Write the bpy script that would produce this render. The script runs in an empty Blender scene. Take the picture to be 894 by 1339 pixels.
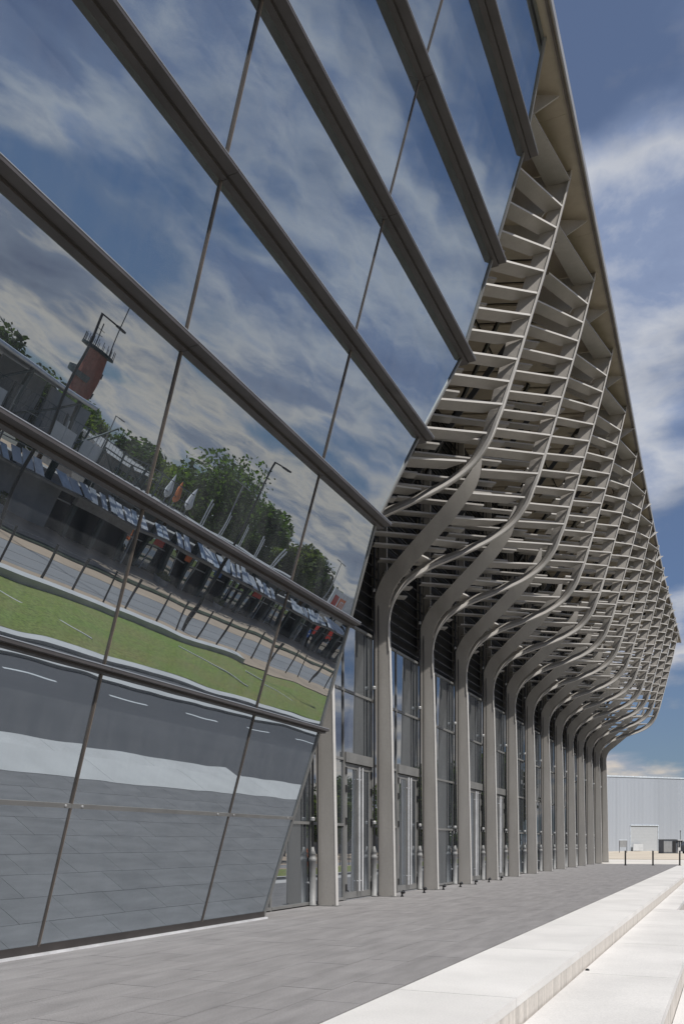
import bpy, math, random
from mathutils import Vector, Matrix
R = math.radians
rnd = random.Random(7)
sc = bpy.context.scene
COL = sc.collection

# ------------------------------------------------------------------ camera
# world axes: X = away from the hall (street side), Y = along the hall front, Z = up
cam_d = bpy.data.cameras.new('camera'); cam = bpy.data.objects.new('camera', cam_d); COL.objects.link(cam)
cam.location = (0, 0, 1.6)
cam.rotation_euler = (R(90), 0, math.atan((952 - 447) / 1140.0))
cam_d.sensor_fit = 'AUTO'; cam_d.sensor_width = 36
cam_d.lens = 36 * 1140 / 1339.0
cam_d.shift_y = (1102 - 669.5) / 1339.0
cam_d.clip_end = 3000; cam_d.clip_start = 0.05
sc.camera = cam

# ------------------------------------------------------------------ light
SUN = Vector((.55, -.215, .81)).normalized()
elev = math.asin(SUN.z)
sun_d = bpy.data.lights.new('sun', 'SUN'); sun = bpy.data.objects.new('sun', sun_d); COL.objects.link(sun)
sun_d.energy = 4.7; sun_d.angle = R(.5); sun_d.color = (1, .96, .9)
sun.rotation_euler = (-SUN).to_track_quat('-Z', 'Y').to_euler()
sun.location = (40, -20, 60)

w = bpy.data.worlds.new('World'); sc.world = w; w.use_nodes = True
nt = w.node_tree; nt.nodes.clear()
def N(nt, t, **k):
    n = nt.nodes.new(t)
    for a, b in k.items():
        if a == 'inp':
            for i, v in b.items(): n.inputs[i].default_value = v
        else: setattr(n, a, b)
    return n
L = lambda nt, a, b: nt.links.new(a, b)
sky = N(nt, 'ShaderNodeTexSky', sky_type='NISHITA'); sky.sun_disc = False
sky.sun_elevation = elev; sky.sun_rotation = math.atan2(SUN.x, SUN.y); sky.air_density = 1.0; sky.dust_density = .6; sky.ozone_density = 2.5
hs = N(nt, 'ShaderNodeHueSaturation', inp={'Saturation': 1.0, 'Value': .56}); L(nt, sky.outputs[0], hs.inputs['Color'])
tc = N(nt, 'ShaderNodeTexCoord')
sx = N(nt, 'ShaderNodeSeparateXYZ'); L(nt, tc.outputs['Generated'], sx.inputs[0])
zz = N(nt, 'ShaderNodeMath', operation='MAXIMUM', inp={1: 0.0}); L(nt, sx.outputs[2], zz.inputs[0])
za = N(nt, 'ShaderNodeMath', operation='ADD', inp={1: .22}); L(nt, zz.outputs[0], za.inputs[0])
dx = N(nt, 'ShaderNodeMath', operation='DIVIDE'); L(nt, sx.outputs[0], dx.inputs[0]); L(nt, za.outputs[0], dx.inputs[1])
dy = N(nt, 'ShaderNodeMath', operation='DIVIDE'); L(nt, sx.outputs[1], dy.inputs[0]); L(nt, za.outputs[0], dy.inputs[1])
cx = N(nt, 'ShaderNodeCombineXYZ'); L(nt, dx.outputs[0], cx.inputs[0]); L(nt, dy.outputs[0], cx.inputs[1]); L(nt, zz.outputs[0], cx.inputs[2])
mp = N(nt, 'ShaderNodeMapping', inp={'Location': (11.1, 4.2, 0.9)}); L(nt, cx.outputs[0], mp.inputs[0])
skyt = N(nt, 'ShaderNodeMix', data_type='RGBA', blend_type='MULTIPLY'); skyt.inputs[0].default_value = 1; skyt.inputs[7].default_value = (.62, .88, 1.16, 1); L(nt, hs.outputs[0], skyt.inputs[6])
n1 = N(nt, 'ShaderNodeTexNoise', inp={'Scale': 1.5, 'Detail': 8.0, 'Roughness': .48, 'Distortion': .15}); L(nt, mp.outputs[0], n1.inputs['Vector'])
# more cloud towards the horizon, more open sky overhead
up1 = N(nt, 'ShaderNodeMapRange', interpolation_type='SMOOTHSTEP', inp={'From Min': .22, 'From Max': .62, 'To Min': 0.0, 'To Max': -.125}); L(nt, sx.outputs[2], up1.inputs[0])
lo1 = N(nt, 'ShaderNodeMapRange', interpolation_type='SMOOTHSTEP', inp={'From Min': .03, 'From Max': .20, 'To Min': .07, 'To Max': 0.0}); L(nt, sx.outputs[2], lo1.inputs[0])
s1 = N(nt, 'ShaderNodeMath', operation='ADD'); L(nt, n1.outputs[0], s1.inputs[0]); L(nt, up1.outputs[0], s1.inputs[1])
s2 = N(nt, 'ShaderNodeMath', operation='ADD'); L(nt, s1.outputs[0], s2.inputs[0]); L(nt, lo1.outputs[0], s2.inputs[1])
m1 = N(nt, 'ShaderNodeMapRange', interpolation_type='SMOOTHSTEP', inp={'From Min': .43, 'From Max': .54, 'To Min': .26}); L(nt, s2.outputs[0], m1.inputs[0])
mp2 = N(nt, 'ShaderNodeMapping', inp={'Location': (7.3, 2.2, 1.1)}); L(nt, cx.outputs[0], mp2.inputs[0])
n2 = N(nt, 'ShaderNodeTexNoise', inp={'Scale': 3.6, 'Detail': 8.0, 'Roughness': .6, 'Distortion': .2}); L(nt, mp2.outputs[0], n2.inputs['Vector'])
nm = N(nt, 'ShaderNodeMix', inp={0: .34}); L(nt, s1.outputs[0], nm.inputs[2]); L(nt, n2.outputs[0], nm.inputs[3])
cr = N(nt, 'ShaderNodeValToRGB'); L(nt, nm.outputs[0], cr.inputs[0])
e = cr.color_ramp.elements
e[0].position = .44; e[0].color = (3.5, 4.3, 6.2, 1); e[1].position = .66; e[1].color = (1.6, 2.1, 3.6, 1)
x = cr.color_ramp.elements.new(.495); x.color = (5.9, 6.2, 6.9, 1)
x = cr.color_ramp.elements.new(.555); x.color = (2.7, 3.4, 5.1, 1)
# warm cumulus band low over the horizon
lo = N(nt, 'ShaderNodeMapRange', interpolation_type='SMOOTHSTEP', inp={'From Min': .26, 'From Max': .08}); L(nt, sx.outputs[2], lo.inputs[0])
warm = N(nt, 'ShaderNodeMix', data_type='RGBA', blend_type='MULTIPLY', inp={}); warm.inputs[0].default_value = 1
wc = N(nt, 'ShaderNodeMix', data_type='RGBA'); wc.inputs[6].default_value = (1, 1, 1, 1); wc.inputs[7].default_value = (1.24, 1.06, .84, 1)
L(nt, lo.outputs[0], wc.inputs[0]); L(nt, cr.outputs[0], warm.inputs[6]); L(nt, wc.outputs[2], warm.inputs[7])
mx = N(nt, 'ShaderNodeMix', data_type='RGBA'); L(nt, m1.outputs[0], mx.inputs[0]); L(nt, skyt.outputs[2], mx.inputs[6]); L(nt, warm.outputs[2], mx.inputs[7])
bg = N(nt, 'ShaderNodeBackground', inp={'Strength': .09}); L(nt, mx.outputs[2], bg.inputs[0])
out = N(nt, 'ShaderNodeOutputWorld'); L(nt, bg.outputs[0], out.inputs[0])
sc.view_settings.view_transform = 'Standard'; sc.view_settings.look = 'None'; sc.view_settings.exposure = 0.0; sc.view_settings.gamma = 1.0

# ------------------------------------------------------------------ materials
MATS = {}
def mat(name, col, rough=.6, metal=0., var=.12, scale=2., bump=0., stretch=(1, 1, 1), col2=None, rand=0., spec=.5, detail=5., fine=0., fscale=60.):
    m = bpy.data.materials.new(name); m.use_nodes = True; t = m.node_tree
    b = t.nodes['Principled BSDF']; b.inputs['Roughness'].default_value = rough; b.inputs['Metallic'].default_value = metal
    b.inputs['Specular IOR Level'].default_value = spec
    tcn = N(t, 'ShaderNodeTexCoord'); g = N(t, 'ShaderNodeNewGeometry')
    mpn = N(t, 'ShaderNodeMapping', inp={'Scale': stretch}); L(t, g.outputs['Position'], mpn.inputs[0])
    nz = N(t, 'ShaderNodeTexNoise', inp={'Scale': scale, 'Detail': detail, 'Roughness': .6}); L(t, mpn.outputs[0], nz.inputs['Vector'])
    c2 = col2 or tuple(c * (1 - var * 2.2) for c in col); c1 = tuple(min(1, c * (1 + var)) for c in col)
    mr = N(t, 'ShaderNodeMapRange', inp={'From Min': .3, 'From Max': .7}); L(t, nz.outputs[0], mr.inputs[0])
    mixn = N(t, 'ShaderNodeMix', data_type='RGBA'); mixn.inputs[6].default_value = (*c2, 1); mixn.inputs[7].default_value = (*c1, 1)
    L(t, mr.outputs[0], mixn.inputs[0]); o = mixn.outputs[2]
    if fine > 0:
        fz = N(t, 'ShaderNodeTexNoise', inp={'Scale': fscale, 'Detail': 3.0}); L(t, mpn.outputs[0] if stretch == (1, 1, 1) else g.outputs['Position'], fz.inputs['Vector'])
        fr = N(t, 'ShaderNodeMapRange', inp={'From Min': .3, 'From Max': .7, 'To Min': 1 - fine, 'To Max': 1 + fine}); L(t, fz.outputs[0], fr.inputs[0])
        fm = N(t, 'ShaderNodeVectorMath', operation='SCALE'); L(t, o, fm.inputs[0]); L(t, fr.outputs[0], fm.inputs['Scale']); o = fm.outputs[0]
    if rand > 0:
        oi = N(t, 'ShaderNodeObjectInfo')
        rr = N(t, 'ShaderNodeMapRange', inp={'To Min': 1 - rand, 'To Max': 1 + rand}); L(t, oi.outputs['Random'], rr.inputs[0])
        rm = N(t, 'ShaderNodeVectorMath', operation='SCALE'); L(t, o, rm.inputs[0]); L(t, rr.outputs[0], rm.inputs['Scale']); o = rm.outputs[0]
    L(t, o, b.inputs['Base Color'])
    if bump:
        bn = N(t, 'ShaderNodeBump', inp={'Strength': bump, 'Distance': .02}); L(t, nz.outputs[0], bn.inputs['Height']); L(t, bn.outputs[0], b.inputs['Normal'])
    MATS[name] = m; return m
def mirror_glass(name, tint, wob=.012, base=(.012, .014, .016)):
    """coated glass: strong clear reflection with the slight waviness of real panes"""
    m = bpy.data.materials.new(name); m.use_nodes = True; t = m.node_tree; t.nodes.clear()
    g = N(t, 'ShaderNodeNewGeometry'); oi = N(t, 'ShaderNodeObjectInfo')
    off = N(t, 'ShaderNodeVectorMath', operation='SCALE'); off.inputs[0].default_value = (17, 9, 5); L(t, oi.outputs['Random'], off.inputs['Scale'])
    ad = N(t, 'ShaderNodeVectorMath', operation='ADD'); L(t, g.outputs['Position'], ad.inputs[0]); L(t, off.outputs[0], ad.inputs[1])
    nz = N(t, 'ShaderNodeTexNoise', inp={'Scale': .55, 'Detail': 1.2}); L(t, ad.outputs[0], nz.inputs['Vector'])
    bn = N(t, 'ShaderNodeBump', inp={'Strength': 1.0, 'Distance': wob}); L(t, nz.outputs[0], bn.inputs['Height'])
    gl = N(t, 'ShaderNodeBsdfGlossy', inp={'Roughness': .0}); gl.inputs['Color'].default_value = (*tint, 1); L(t, bn.outputs[0], gl.inputs['Normal'])
    # faint dust film
    dn = N(t, 'ShaderNodeTexNoise', inp={'Scale': 1.3, 'Detail': 6.0}); 
    mpn = N(t, 'ShaderNodeMapping', inp={'Scale': (3, 3, .5)}); L(t, ad.outputs[0], mpn.inputs[0]); L(t, mpn.outputs[0], dn.inputs['Vector'])
    dr = N(t, 'ShaderNodeMapRange', inp={'From Min': .35, 'From Max': .75, 'To Min': .01, 'To Max': .085}); L(t, dn.outputs[0], dr.inputs[0])
    df = N(t, 'ShaderNodeBsdfDiffuse'); df.inputs['Color'].default_value = (.42, .43, .45, 1)
    dk = N(t, 'ShaderNodeBsdfDiffuse'); dk.inputs['Color'].default_value = (*base, 1)
    a = N(t, 'ShaderNodeAddShader'); L(t, gl.outputs[0], a.inputs[0]); L(t, dk.outputs[0], a.inputs[1])
    mxs = N(t, 'ShaderNodeMixShader'); L(t, dr.outputs[0], mxs.inputs[0]); L(t, a.outputs[0], mxs.inputs[1]); L(t, df.outputs[0], mxs.inputs[2])
    o = N(t, 'ShaderNodeOutputMaterial'); L(t, mxs.outputs[0], o.inputs[0]); MATS[name] = m; return m

STEEL = mat('painted_steel', (.345, .326, .302), .38, 0., .05, 1.8, .03, stretch=(1.6, 1.6, .35), fine=.05, fscale=25., spec=.75)
FASC = mat('steel_frame_grey', (.30, .30, .305), .42, .1, .08, 1.2)
BEAM = mat('beam_bronze_grey', (.085, .077, .075), .45, .25, .10, 1.6)
BEAMD = mat('beam_gasket_dark', (.035, .03, .028), .6)
ALU = mat('aluminium_cap', (.42, .43, .45), .35, .5, .06)
FRAME = mat('frame_grey', (.20, .198, .192), .5, .2, .08)
GASK = mat('mullion_brown', (.10, .085, .075), .5, .2, .15)
GASK2 = mat('mullion_edge_tan', (.24, .19, .15), .5, .1, .15)
SUNLIT = mat('sunlit_edge_steel', (.55, .53, .505), .4, 0., .05, 2.)  # the same steel made paler, sunlight on its edges put into the colour
DARK = mat('dark_interior', (.018, .018, .02), .8)
DARKM = mat('dark_metal', (.05, .05, .052), .4, .3)
SOFF = mat('soffit_beige', (.36, .31, .245), .7, 0, .06)
GLASS = mirror_glass('mirror_glass', (.43, .485, .535), .0075)
GLASS2 = mirror_glass('facade_glass', (.43, .46, .49), .0035)
ROD = mat('rod_black', (.03, .03, .032), .35, .4)
GALV = mat('galvanised_sleeve', (.24, .24, .238), .6, .1, .1, 5)
CHROME = mat('bright_clamp', (.36, .36, .36), .5, .3)
WHITEM = mat('white_metal', (.75, .75, .76), .3, .3)
SLAB = mat('paving_slab', (.232, .222, .220), .75, 0, .10, 1.2, .15, stretch=(3.4, .7, 1), rand=.045, fine=.2, fscale=60.)
SLABG = mat('slab_joint', (.15, .148, .152), .9)
CONC = mat('pale_concrete', (.62, .603, .582), .8, 0, .06, .6, .05, rand=.03, fine=.09, fscale=50.)
ASPH = mat('asphalt', (.115, .113, .118), .9, 0, .07, .4, .1, stretch=(1, .2, 1), fine=.12, fscale=40.)
ASPH2 = mat('pale_asphalt', (.27, .265, .265), .9, 0, .06, .5, stretch=(1, .2, 1), fine=.08)
PAVE = mat('tan_pavement', (.47, .36, .26), .9, 0, .08, .5)
PAINT = mat('road_paint', (.8, .8, .78), .6, 0, .05, 6)
SANDG = mat('sand', (.56, .49, .39), .95, 0, .10, .25, .1, stretch=(.4, 1, 1))
SANDP = mat('cream_ground', (.62, .585, .53), .9, 0, .05, .3)
GRASS = mat('grass', (.13, .185, .035), .95, 0, .3, .55, .4, stretch=(1, .3, 1), col2=(.23, .21, .07), fine=.35, fscale=7.)
HEDGE = mat('low_planting', (.045, .06, .03), .95, 0, .3, 2.)
GROUND = mat('far_ground', (.16, .155, .13), .95, 0, .15, .05)
TEAL = mat('dark_green_steel', (.045, .065, .065), .5, .2)
PANELW = mat('white_panel', (.6, .62, .64), .5, 0, .06, 1, rand=.12)
PANELG = mat('grey_panel', (.27, .275, .28), .6, 0, .06)
MESH = mat('grey_mesh_panel', (.17, .19, .20), .6, .2, .15, 6)
LINT = mat('concrete_lintel', (.40, .39, .38), .8)
BRICK = mat('red_brick', (.34, .10, .06), .8, 0, .15, 2, rand=.05)
LEAFC = [(.065, .105, .028), (.045, .075, .024), (.10, .13, .035)]
LEAF = [mat('leaves_%s' % n, c, .75, 0, .35, .6, rand=.15, fine=.3, fscale=3.) for n, c in zip(('mid', 'dark', 'bright'), LEAFC)]
for m_ in LEAF:
    t = m_.node_tree; b_ = t.nodes['Principled BSDF']; o_ = [n for n in t.nodes if n.type == 'OUTPUT_MATERIAL'][0]
    tr = N(t, 'ShaderNodeBsdfTranslucent'); src = b_.inputs['Base Color'].links[0].from_socket
    gm = N(t, 'ShaderNodeMix', data_type='RGBA', blend_type='MULTIPLY'); gm.inputs[0].default_value = 1; gm.inputs[7].default_value = (2.2, 2.3, .9, 1)
    L(t, src, gm.inputs[6]); L(t, gm.outputs[2], tr.inputs['Color'])
    ms = N(t, 'ShaderNodeMixShader', inp={0: .45}); L(t, b_.outputs[0], ms.inputs[1]); L(t, tr.outputs[0], ms.inputs[2]); L(t, ms.outputs[0], o_.inputs[0])
BARK = mat('bark', (.10, .075, .055), .9, 0, .2, 4)
ORANGE = mat('orange_fabric', (.80, .25, .08), .7); WHITEF = mat('white_fabric', (.86, .86, .86), .7)
RED = mat('red_paint', (.62, .05, .03), .5); ORP = mat('orange_paint', (.85, .20, .04), .5); BLUE = mat('blue_paint', (.03, .14, .5), .5)
HALLW = mat('pale_blue_cladding', (.38, .41, .455), .6, 0, .04, .3, stretch=(2.2, 2.2, .03), rand=.02)
HALLC = mat('hall_cap', (.62, .68, .74), .5)
KIOSK = mat('dark_cabin', (.10, .11, .125), .6); KGL = mirror_glass('cabin_glass', (.35, .40, .45), .002)
TAN = mat('stained_riser', (.56, .52, .475), .85, 0, .17, 3.0, 0, stretch=(1, 1.9, .10), fine=.08, fscale=20.)

# ------------------------------------------------------------------ mesh helpers
class MB:
    def __init__(s): s.v = []; s.f = []
    def add(s, v, f):
        o = len(s.v); s.v += [tuple(p) for p in v]; s.f += [tuple(i + o for i in q) for q in f]; return s
    def box(s, a, b):
        (x0, y0, z0), (x1, y1, z1) = a, b
        return s.add([(x0, y0, z0), (x1, y0, z0), (x1, y1, z0), (x0, y1, z0), (x0, y0, z1), (x1, y0, z1), (x1, y1, z1), (x0, y1, z1)],
                     [(0, 3, 2, 1), (4, 5, 6, 7), (0, 1, 5, 4), (1, 2, 6, 5), (2, 3, 7, 6), (3, 0, 4, 7)])
    def loft(s, st, cap=True, closed=False):
        n = len(st[0]); v = [p for q in st for p in q]; f = []
        for i in range(len(st) - 1):
            for j in range(n):
                k = (j + 1) % n; f.append((i * n + j, i * n + k, (i + 1) * n + k, (i + 1) * n + j))
        if cap: f.append(tuple(range(n))[::-1]); f.append(tuple((len(st) - 1) * n + j for j in range(n)))
        return s.add(v, f)
    def prism(s, poly, vec):
        p2 = [tuple(Vector(p) + Vector(vec)) for p in poly]; return s.loft([poly, p2])
    def bar(s, p, q, w, h=None, up=(0, 0, 1)):
        h = h or w; p, q = Vector(p), Vector(q); d = (q - p).normalized(); u = Vector(up)
        if abs(d.dot(u)) > .98: u = Vector((1, 0, 0))
        a = d.cross(u).normalized(); b = a.cross(d)
        c = [a * w / 2 + b * h / 2, -a * w / 2 + b * h / 2, -a * w / 2 - b * h / 2, a * w / 2 - b * h / 2]
        return s.loft([[tuple(p + k) for k in c], [tuple(q + k) for k in c]])
    def tube(s, pts, rad, n=8):
        st = []
        for i, p in enumerate(pts):
            p = Vector(p); d = (Vector(pts[min(i + 1, len(pts) - 1)]) - Vector(pts[max(i - 1, 0)])).normalized()
            u = Vector((0, 0, 1)) if abs(d.z) < .9 else Vector((1, 0, 0)); a = d.cross(u).normalized(); b = a.cross(d)
            r = rad[i] if isinstance(rad, (list, tuple)) else rad
            st.append([tuple(p + (a * math.cos(2 * math.pi * k / n) + b * math.sin(2 * math.pi * k / n)) * r) for k in range(n)])
        return s.loft(st)
    def lathe(s, prof, c=(0, 0, 0), n=12):
        st = [[(c[0] + r * math.cos(2 * math.pi * k / n), c[1] + r * math.sin(2 * math.pi * k / n), c[2] + z) for k in range(n)] for r, z in prof]
        return s.loft(st)
    def mesh(s, name, m, smooth=False):
        me = bpy.data.meshes.new(name); me.from_pydata(s.v, [], s.f); me.update()
        import bmesh
        bm = bmesh.new(); bm.from_mesh(me); bmesh.ops.recalc_face_normals(bm, faces=bm.faces); bm.to_mesh(me); bm.free()
        for mm in (m if isinstance(m, (list, tuple)) else [m]): me.materials.append(mm)
        if smooth: me.polygons.foreach_set('use_smooth', [True] * len(me.polygons))
        return me
    def obj(s, name, m, parent=None, loc=(0, 0, 0), smooth=False):
        return link(name, s.mesh(name, m, smooth), parent, loc)
def link(name, me, parent=None, loc=(0, 0, 0)):
    o = bpy.data.objects.new(name, me); COL.objects.link(o); o.location = loc
    if parent: o.parent = parent
    return o
def tag(o, label=None, cat=None, group=None, kind=None):
    for k, v in (('label', label), ('category', cat), ('group', group), ('kind', kind)):
        if v: o[k] = v
    return o
def thing(name, label, cat, loc=(0, 0, 0), group=None, rz=0):
    o = bpy.data.objects.new(name, None); COL.objects.link(o); o.location = loc; o.rotation_euler.z = rz
    o.empty_display_size = .3
    return tag(o, label, cat, group)
def copy_tree(o, parent=None):
    c = o.copy(); COL.objects.link(c); c.parent = parent
    for ch in o.children: copy_tree(ch, c)
    return c
def lerp(a, b, t): return a + (b - a) * t
def interp(xs, ys, x):
    if x <= xs[0]: return ys[0]
    for i in range(len(xs) - 1):
        if x <= xs[i + 1]: return lerp(ys[i], ys[i + 1], (x - xs[i]) / (xs[i + 1] - xs[i]))
    return ys[-1]
def smooth_curve(pts, n=4):
    out = []
    P = [Vector(p) for p in pts]; P = [P[0] * 2 - P[1]] + P + [P[-1] * 2 - P[-2]]
    for i in range(1, len(P) - 2):
        for k in range(n):
            t = k / n; a, b, c, d = P[i - 1], P[i], P[i + 1], P[i + 2]
            out.append(.5 * ((2 * b) + (c - a) * t + (2 * a - 5 * b + 4 * c - d) * t * t + (3 * b - a - 3 * c + d) * t ** 3))
    out.append(P[-2]); return out

# ------------------------------------------------------------------ numbers of the place
A0, S = 20.03, 4.19                     # first column, bay
ZS = -.75                               # street level
NODES = [(-9.0, 0), (-7.83, 3.95), (-7.14, 6.1), (-6.53, 8.07), (-5.93, 10.12), (-5.33, 12.2), (-4.7, 14.32), (-4.0, 16.4), (-3.42, 18.0)]
AEND = [16.15, 16.5, 16.45, 16.4, 17.35, 18.45, 18.65, 18.6, 17.9]
AST = -11.0
MULL = [9.58 + 4.21 * k for k in range(-5, 2)]
def rg(h): return interp([n[1] for n in NODES], [n[0] for n in NODES], h)
def aend(h): return interp([n[1] for n in NODES], AEND, h)
def edge_r(a): return interp([10, 19, 30, 38, 57, 78], [-3.15, -3.2, -3.31, -3.45, -3.68, -3.58], a)
FAR = A0 + 13 * S

# ------------------------------------------------------------------ ground
def sheet(name, x0, x1, y0, y1, z, m, thick=0, kind='structure'):
    b = MB()
    if thick: b.box((x0, y0, z - thick), (x1, y1, z))
    else: b.add([(x0, y0, z), (x1, y0, z), (x1, y1, z), (x0, y1, z)], [(0, 1, 2, 3)])
    return tag(b.obj(name, m), kind=kind)
sheet('ground', -900, 1500, -900, 1800, -1.0, GROUND)
# forecourt slabs
PR0, PR1, PA0, PA1 = -14.0, -3.32, -12.0, 69.5
court = sheet('pavement', PR0, PR1, PA0, PA1, -.012, SLABG, .9)
rw, ln = .62, 1.25
bs = MB().box((.004, .004, -.02), (rw - .004, ln - .004, 0)).mesh('paving_slab', SLAB)
cells = []
nr = int((PR1 + 9.15) / rw) + 1
for i in range(nr):
    r1 = PR1 - i * rw
    a = PA0 + (i % 2) * ln / 2
    while a < PA1 - ln:
        cells.append((r1 - rw, a)); a += ln
cells.sort(key=lambda c: (0 if (c[1] > 4 and c[0] > -.45 * (c[1] + 2) - 3) else 1, abs(c[1] - 4)))
for r0, a in cells[:300]:
    o = link('paving_slab', bs, court, (r0, a, rnd.uniform(-.0012, .0012))); 
rest = MB()
for r0, a in cells[300:]:
    rest.box((r0 + .004, a + .004, -.02), (r0 + rw - .004, a + ln - .004, rnd.uniform(-.0012, .0012)))
tag(rest.obj('paving_slab', SLAB, court), kind='stuff')
sheet('pavement', PR0, -9.22, PA0, PA1, -.004, SLAB)
# pale strip of light gravel at the foot of the leaning glass
# concrete terraces
def terrace(name, x0, x1, y0, y1, z, zb, seg, parent=None):
    e = MB().box((x0 + .02, y0, zb), (x1 - .03, y1, z - .03)).obj(name, TAN); tag(e, kind='structure')
    a = y0
    while a < y1 - .1:
        b = min(a + seg, y1)
        MB().box((x0, a + .006, z - .10), (x1, b - .006, z)).obj('concrete_slab', CONC, e)
        MB().box((x1 - .03, a + .006, zb), (x1 - .006, b - .006, z - .102)).obj('riser_panel', TAN, e)
        a = b
    return e
terrace('concrete_terrace', -3.30, -2.0, PA0, PA1 - 4, .0, -.8, 4.19)
terrace('concrete_terrace', -1.98, -.66, PA0, 26.5, -.31, -.8, 4.19)
terrace('concrete_terrace', -1.98, -1.35, 26.52, PA1 - 4, -.31, -.8, 4.19)
sheet('concrete_apron', -.655, -.1, -4, 26, -.70, CONC, .1)
# street
YA, YB = -60, 420
sheet('road', -2.2, 6.9, YA, YB, ZS, ASPH, .1)
MB().box((-3.3, PA1 - 4, -.9), (-1.9, YB, -.05)).obj('verge_edge', SANDP)['kind'] = 'structure'
a = 1.0 - 5.2 * 3 - .4
dash = MB().box((-.06, 0, 0), (.06, 2.5, .004)).mesh('lane_dash', PAINT)
rd = [o for o in bpy.data.objects if o.name == 'road'][0]
for k in range(26): link('lane_dash', dash, rd, (5.45, 21.5 - 5.2 * 5 + 5.2 * k, ZS + .001))
MB().box((6.9, YA, ZS - .1), (7.15, YB, ZS + .12)).obj('kerb', CONC)['kind'] = 'structure'
sheet('sidewalk', 7.15, 7.5, YA, YB, ZS + .11, CONC, .2)
g = MB(); 
for k in range(96):
    y0 = YA + k * 5
    for j in range(4):
        x0, x1 = 7.5 + j * 1.72, 7.5 + (j + 1) * 1.72
        z = lambda x, y: ZS + .12 + .12 * math.sin((x - 7.5) / 6.88 * math.pi) + .03 * math.sin(y * .7 + x)
        g.add([(x0, y0, z(x0, y0)), (x1, y0, z(x1, y0)), (x1, y0 + 5, z(x1, y0 + 5)), (x0, y0 + 5, z(x0, y0 + 5))], [(0, 1, 2, 3)])
tag(g.obj('grass_verge', GRASS, smooth=True), kind='structure')
# worn line crossing the grass
tp = MB()
for (p, q) in (((11.9, 25.8), (8.8, 28.4)), ((12.7, 39.6), (9.2, 42.2)), ((8.8, 48.2), (12.4, 46.5))):
    P, Q = Vector((*p, 0)), Vector((*q, 0)); n = 10
    st = []
    for i in range(n + 1):
        c = P.lerp(Q, i / n); zc = ZS + .15 + .12 * math.sin((c.x - 7.5) / 6.88 * math.pi) + .03 * math.sin(c.y * .7 + c.x)
        st.append([(c.x - .05, c.y - .05, zc), (c.x + .05, c.y + .05, zc), (c.x + .05, c.y + .05, zc - .05), (c.x - .05, c.y - .05, zc - .05)])
    tp.loft(st)
tag(tp.obj('edging_strip', CONC), kind='structure')
tag(MB().box((14.35, YA, ZS - .1), (15.1, 49, ZS + .42)).obj('retaining_wall', CONC), 'low concrete wall between the grass verge and the fence', 'wall')
sheet('sidewalk', 15.1, 17.6, YA, YB, ZS + .012, PAVE, .05)
sheet('road', 17.6, 22.6, YA, YB, ZS + .016, ASPH2, .05)
sheet('sidewalk', 22.6, 25, YA, YB, ZS + .02, PAVE, .05)
sheet('planting_strip', 25, 26, YA, 84, ZS + .12, HEDGE, .2)
sheet('sidewalk', 26.0, 90, YA, YB, ZS + .02, PAVE, .05)

# end of the forecourt
sheet('ground', -60, -1.95, 69.52, 96, -.15, SANDP, .6)
sheet('sand_lot', -120, -1.95, 96, 420, -.10, SANDG, .6)

# ------------------------------------------------------------------ the hall
hall = thing('exhibition_hall', 'exhibition hall with leaning mirrored glass front and ribbed steel canopy', 'building', (0, 0, 0))
# opaque core behind the leaning glass
st = [[(rg(h) - .13, AST, h), (rg(h) - .13, aend(h) - .06, h), (-14, aend(h) - .06, h), (-14, AST, h)] for h in [0, 3.95, 6.1, 8.07, 10.12, 12.2, 14.32, 16.4, 17.8]]
MB().loft(st).obj('glass_box_core', DARK, hall)
def plane_pt(i, t, y, off=0):
    (r0, h0), (r1, h1) = NODES[i], NODES[i + 1]; l = math.hypot(r1 - r0, h1 - h0)
    nx, nz = (h1 - h0) / l, -(r1 - r0) / l
    return (lerp(r0, r1, t) + nx * off, y, lerp(h0, h1, t) + nz * off)
rows = []
for i in range(8):
    if i == 0: rows += [(0, .03, .532), (0, .54, 1)]
    else: rows.append((i, 0, 1))
for (i, t0, t1) in rows:
    ys = [AST] + MULL + [None]
    for k in range(len(ys) - 1):
        e0 = lerp(AEND[i], AEND[i + 1], t0); e1 = lerp(AEND[i], AEND[i + 1], t1)
        yl = ys[k]; a0, a1 = (ys[k + 1], ys[k + 1]) if ys[k + 1] is not None else (e0, e1)
        g0 = .008
        poly = [plane_pt(i, t0, yl + g0, 0), plane_pt(i, t0, a0 - g0, 0), plane_pt(i, t1, a1 - g0, 0), plane_pt(i, t1, yl + g0, 0)]
        b = Vector(plane_pt(i, .5, 0, 0)) - Vector(plane_pt(i, .5, 0, .03))
        # each pane sits a hair out of true, as real panes do
        ja, jb = rnd.uniform(-.0035, .0035), rnd.uniform(-.005, .005)
        jit = [Vector(p) + Vector((ja * (q > 1) + jb * (q in (1, 2)), 0, 0)) for q, p in enumerate(poly)]
        MB().prism([tuple(p) for p in jit], b).obj('glass_pane', GLASS, hall)
# mullions (thin joints) between panes
for y in MULL:
    for i in range(8):
        t0 = .03 if i == 0 else 0
        w_ = .022
        m = MB()
        for (o0, o1, wa, wb) in ((-.02, .018, -w_, w_ * .4),):
            m.loft([[plane_pt(i, t, y + wa, o0), plane_pt(i, t, y + wb, o0), plane_pt(i, t, y + wb, o1), plane_pt(i, t, y + wa, o1)] for t in (t0, 1)])
        o = m.obj('mullion', GASK, hall)
        m2 = MB().loft([[plane_pt(i, t, y + w_ * .42, -.02), plane_pt(i, t, y + w_ * 1.15, -.02), plane_pt(i, t, y + w_ * 1.15, .012), plane_pt(i, t, y + w_ * .42, .012)] for t in (t0, 1)])
        m2.obj('mullion_cap', GASK2, o)
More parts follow.
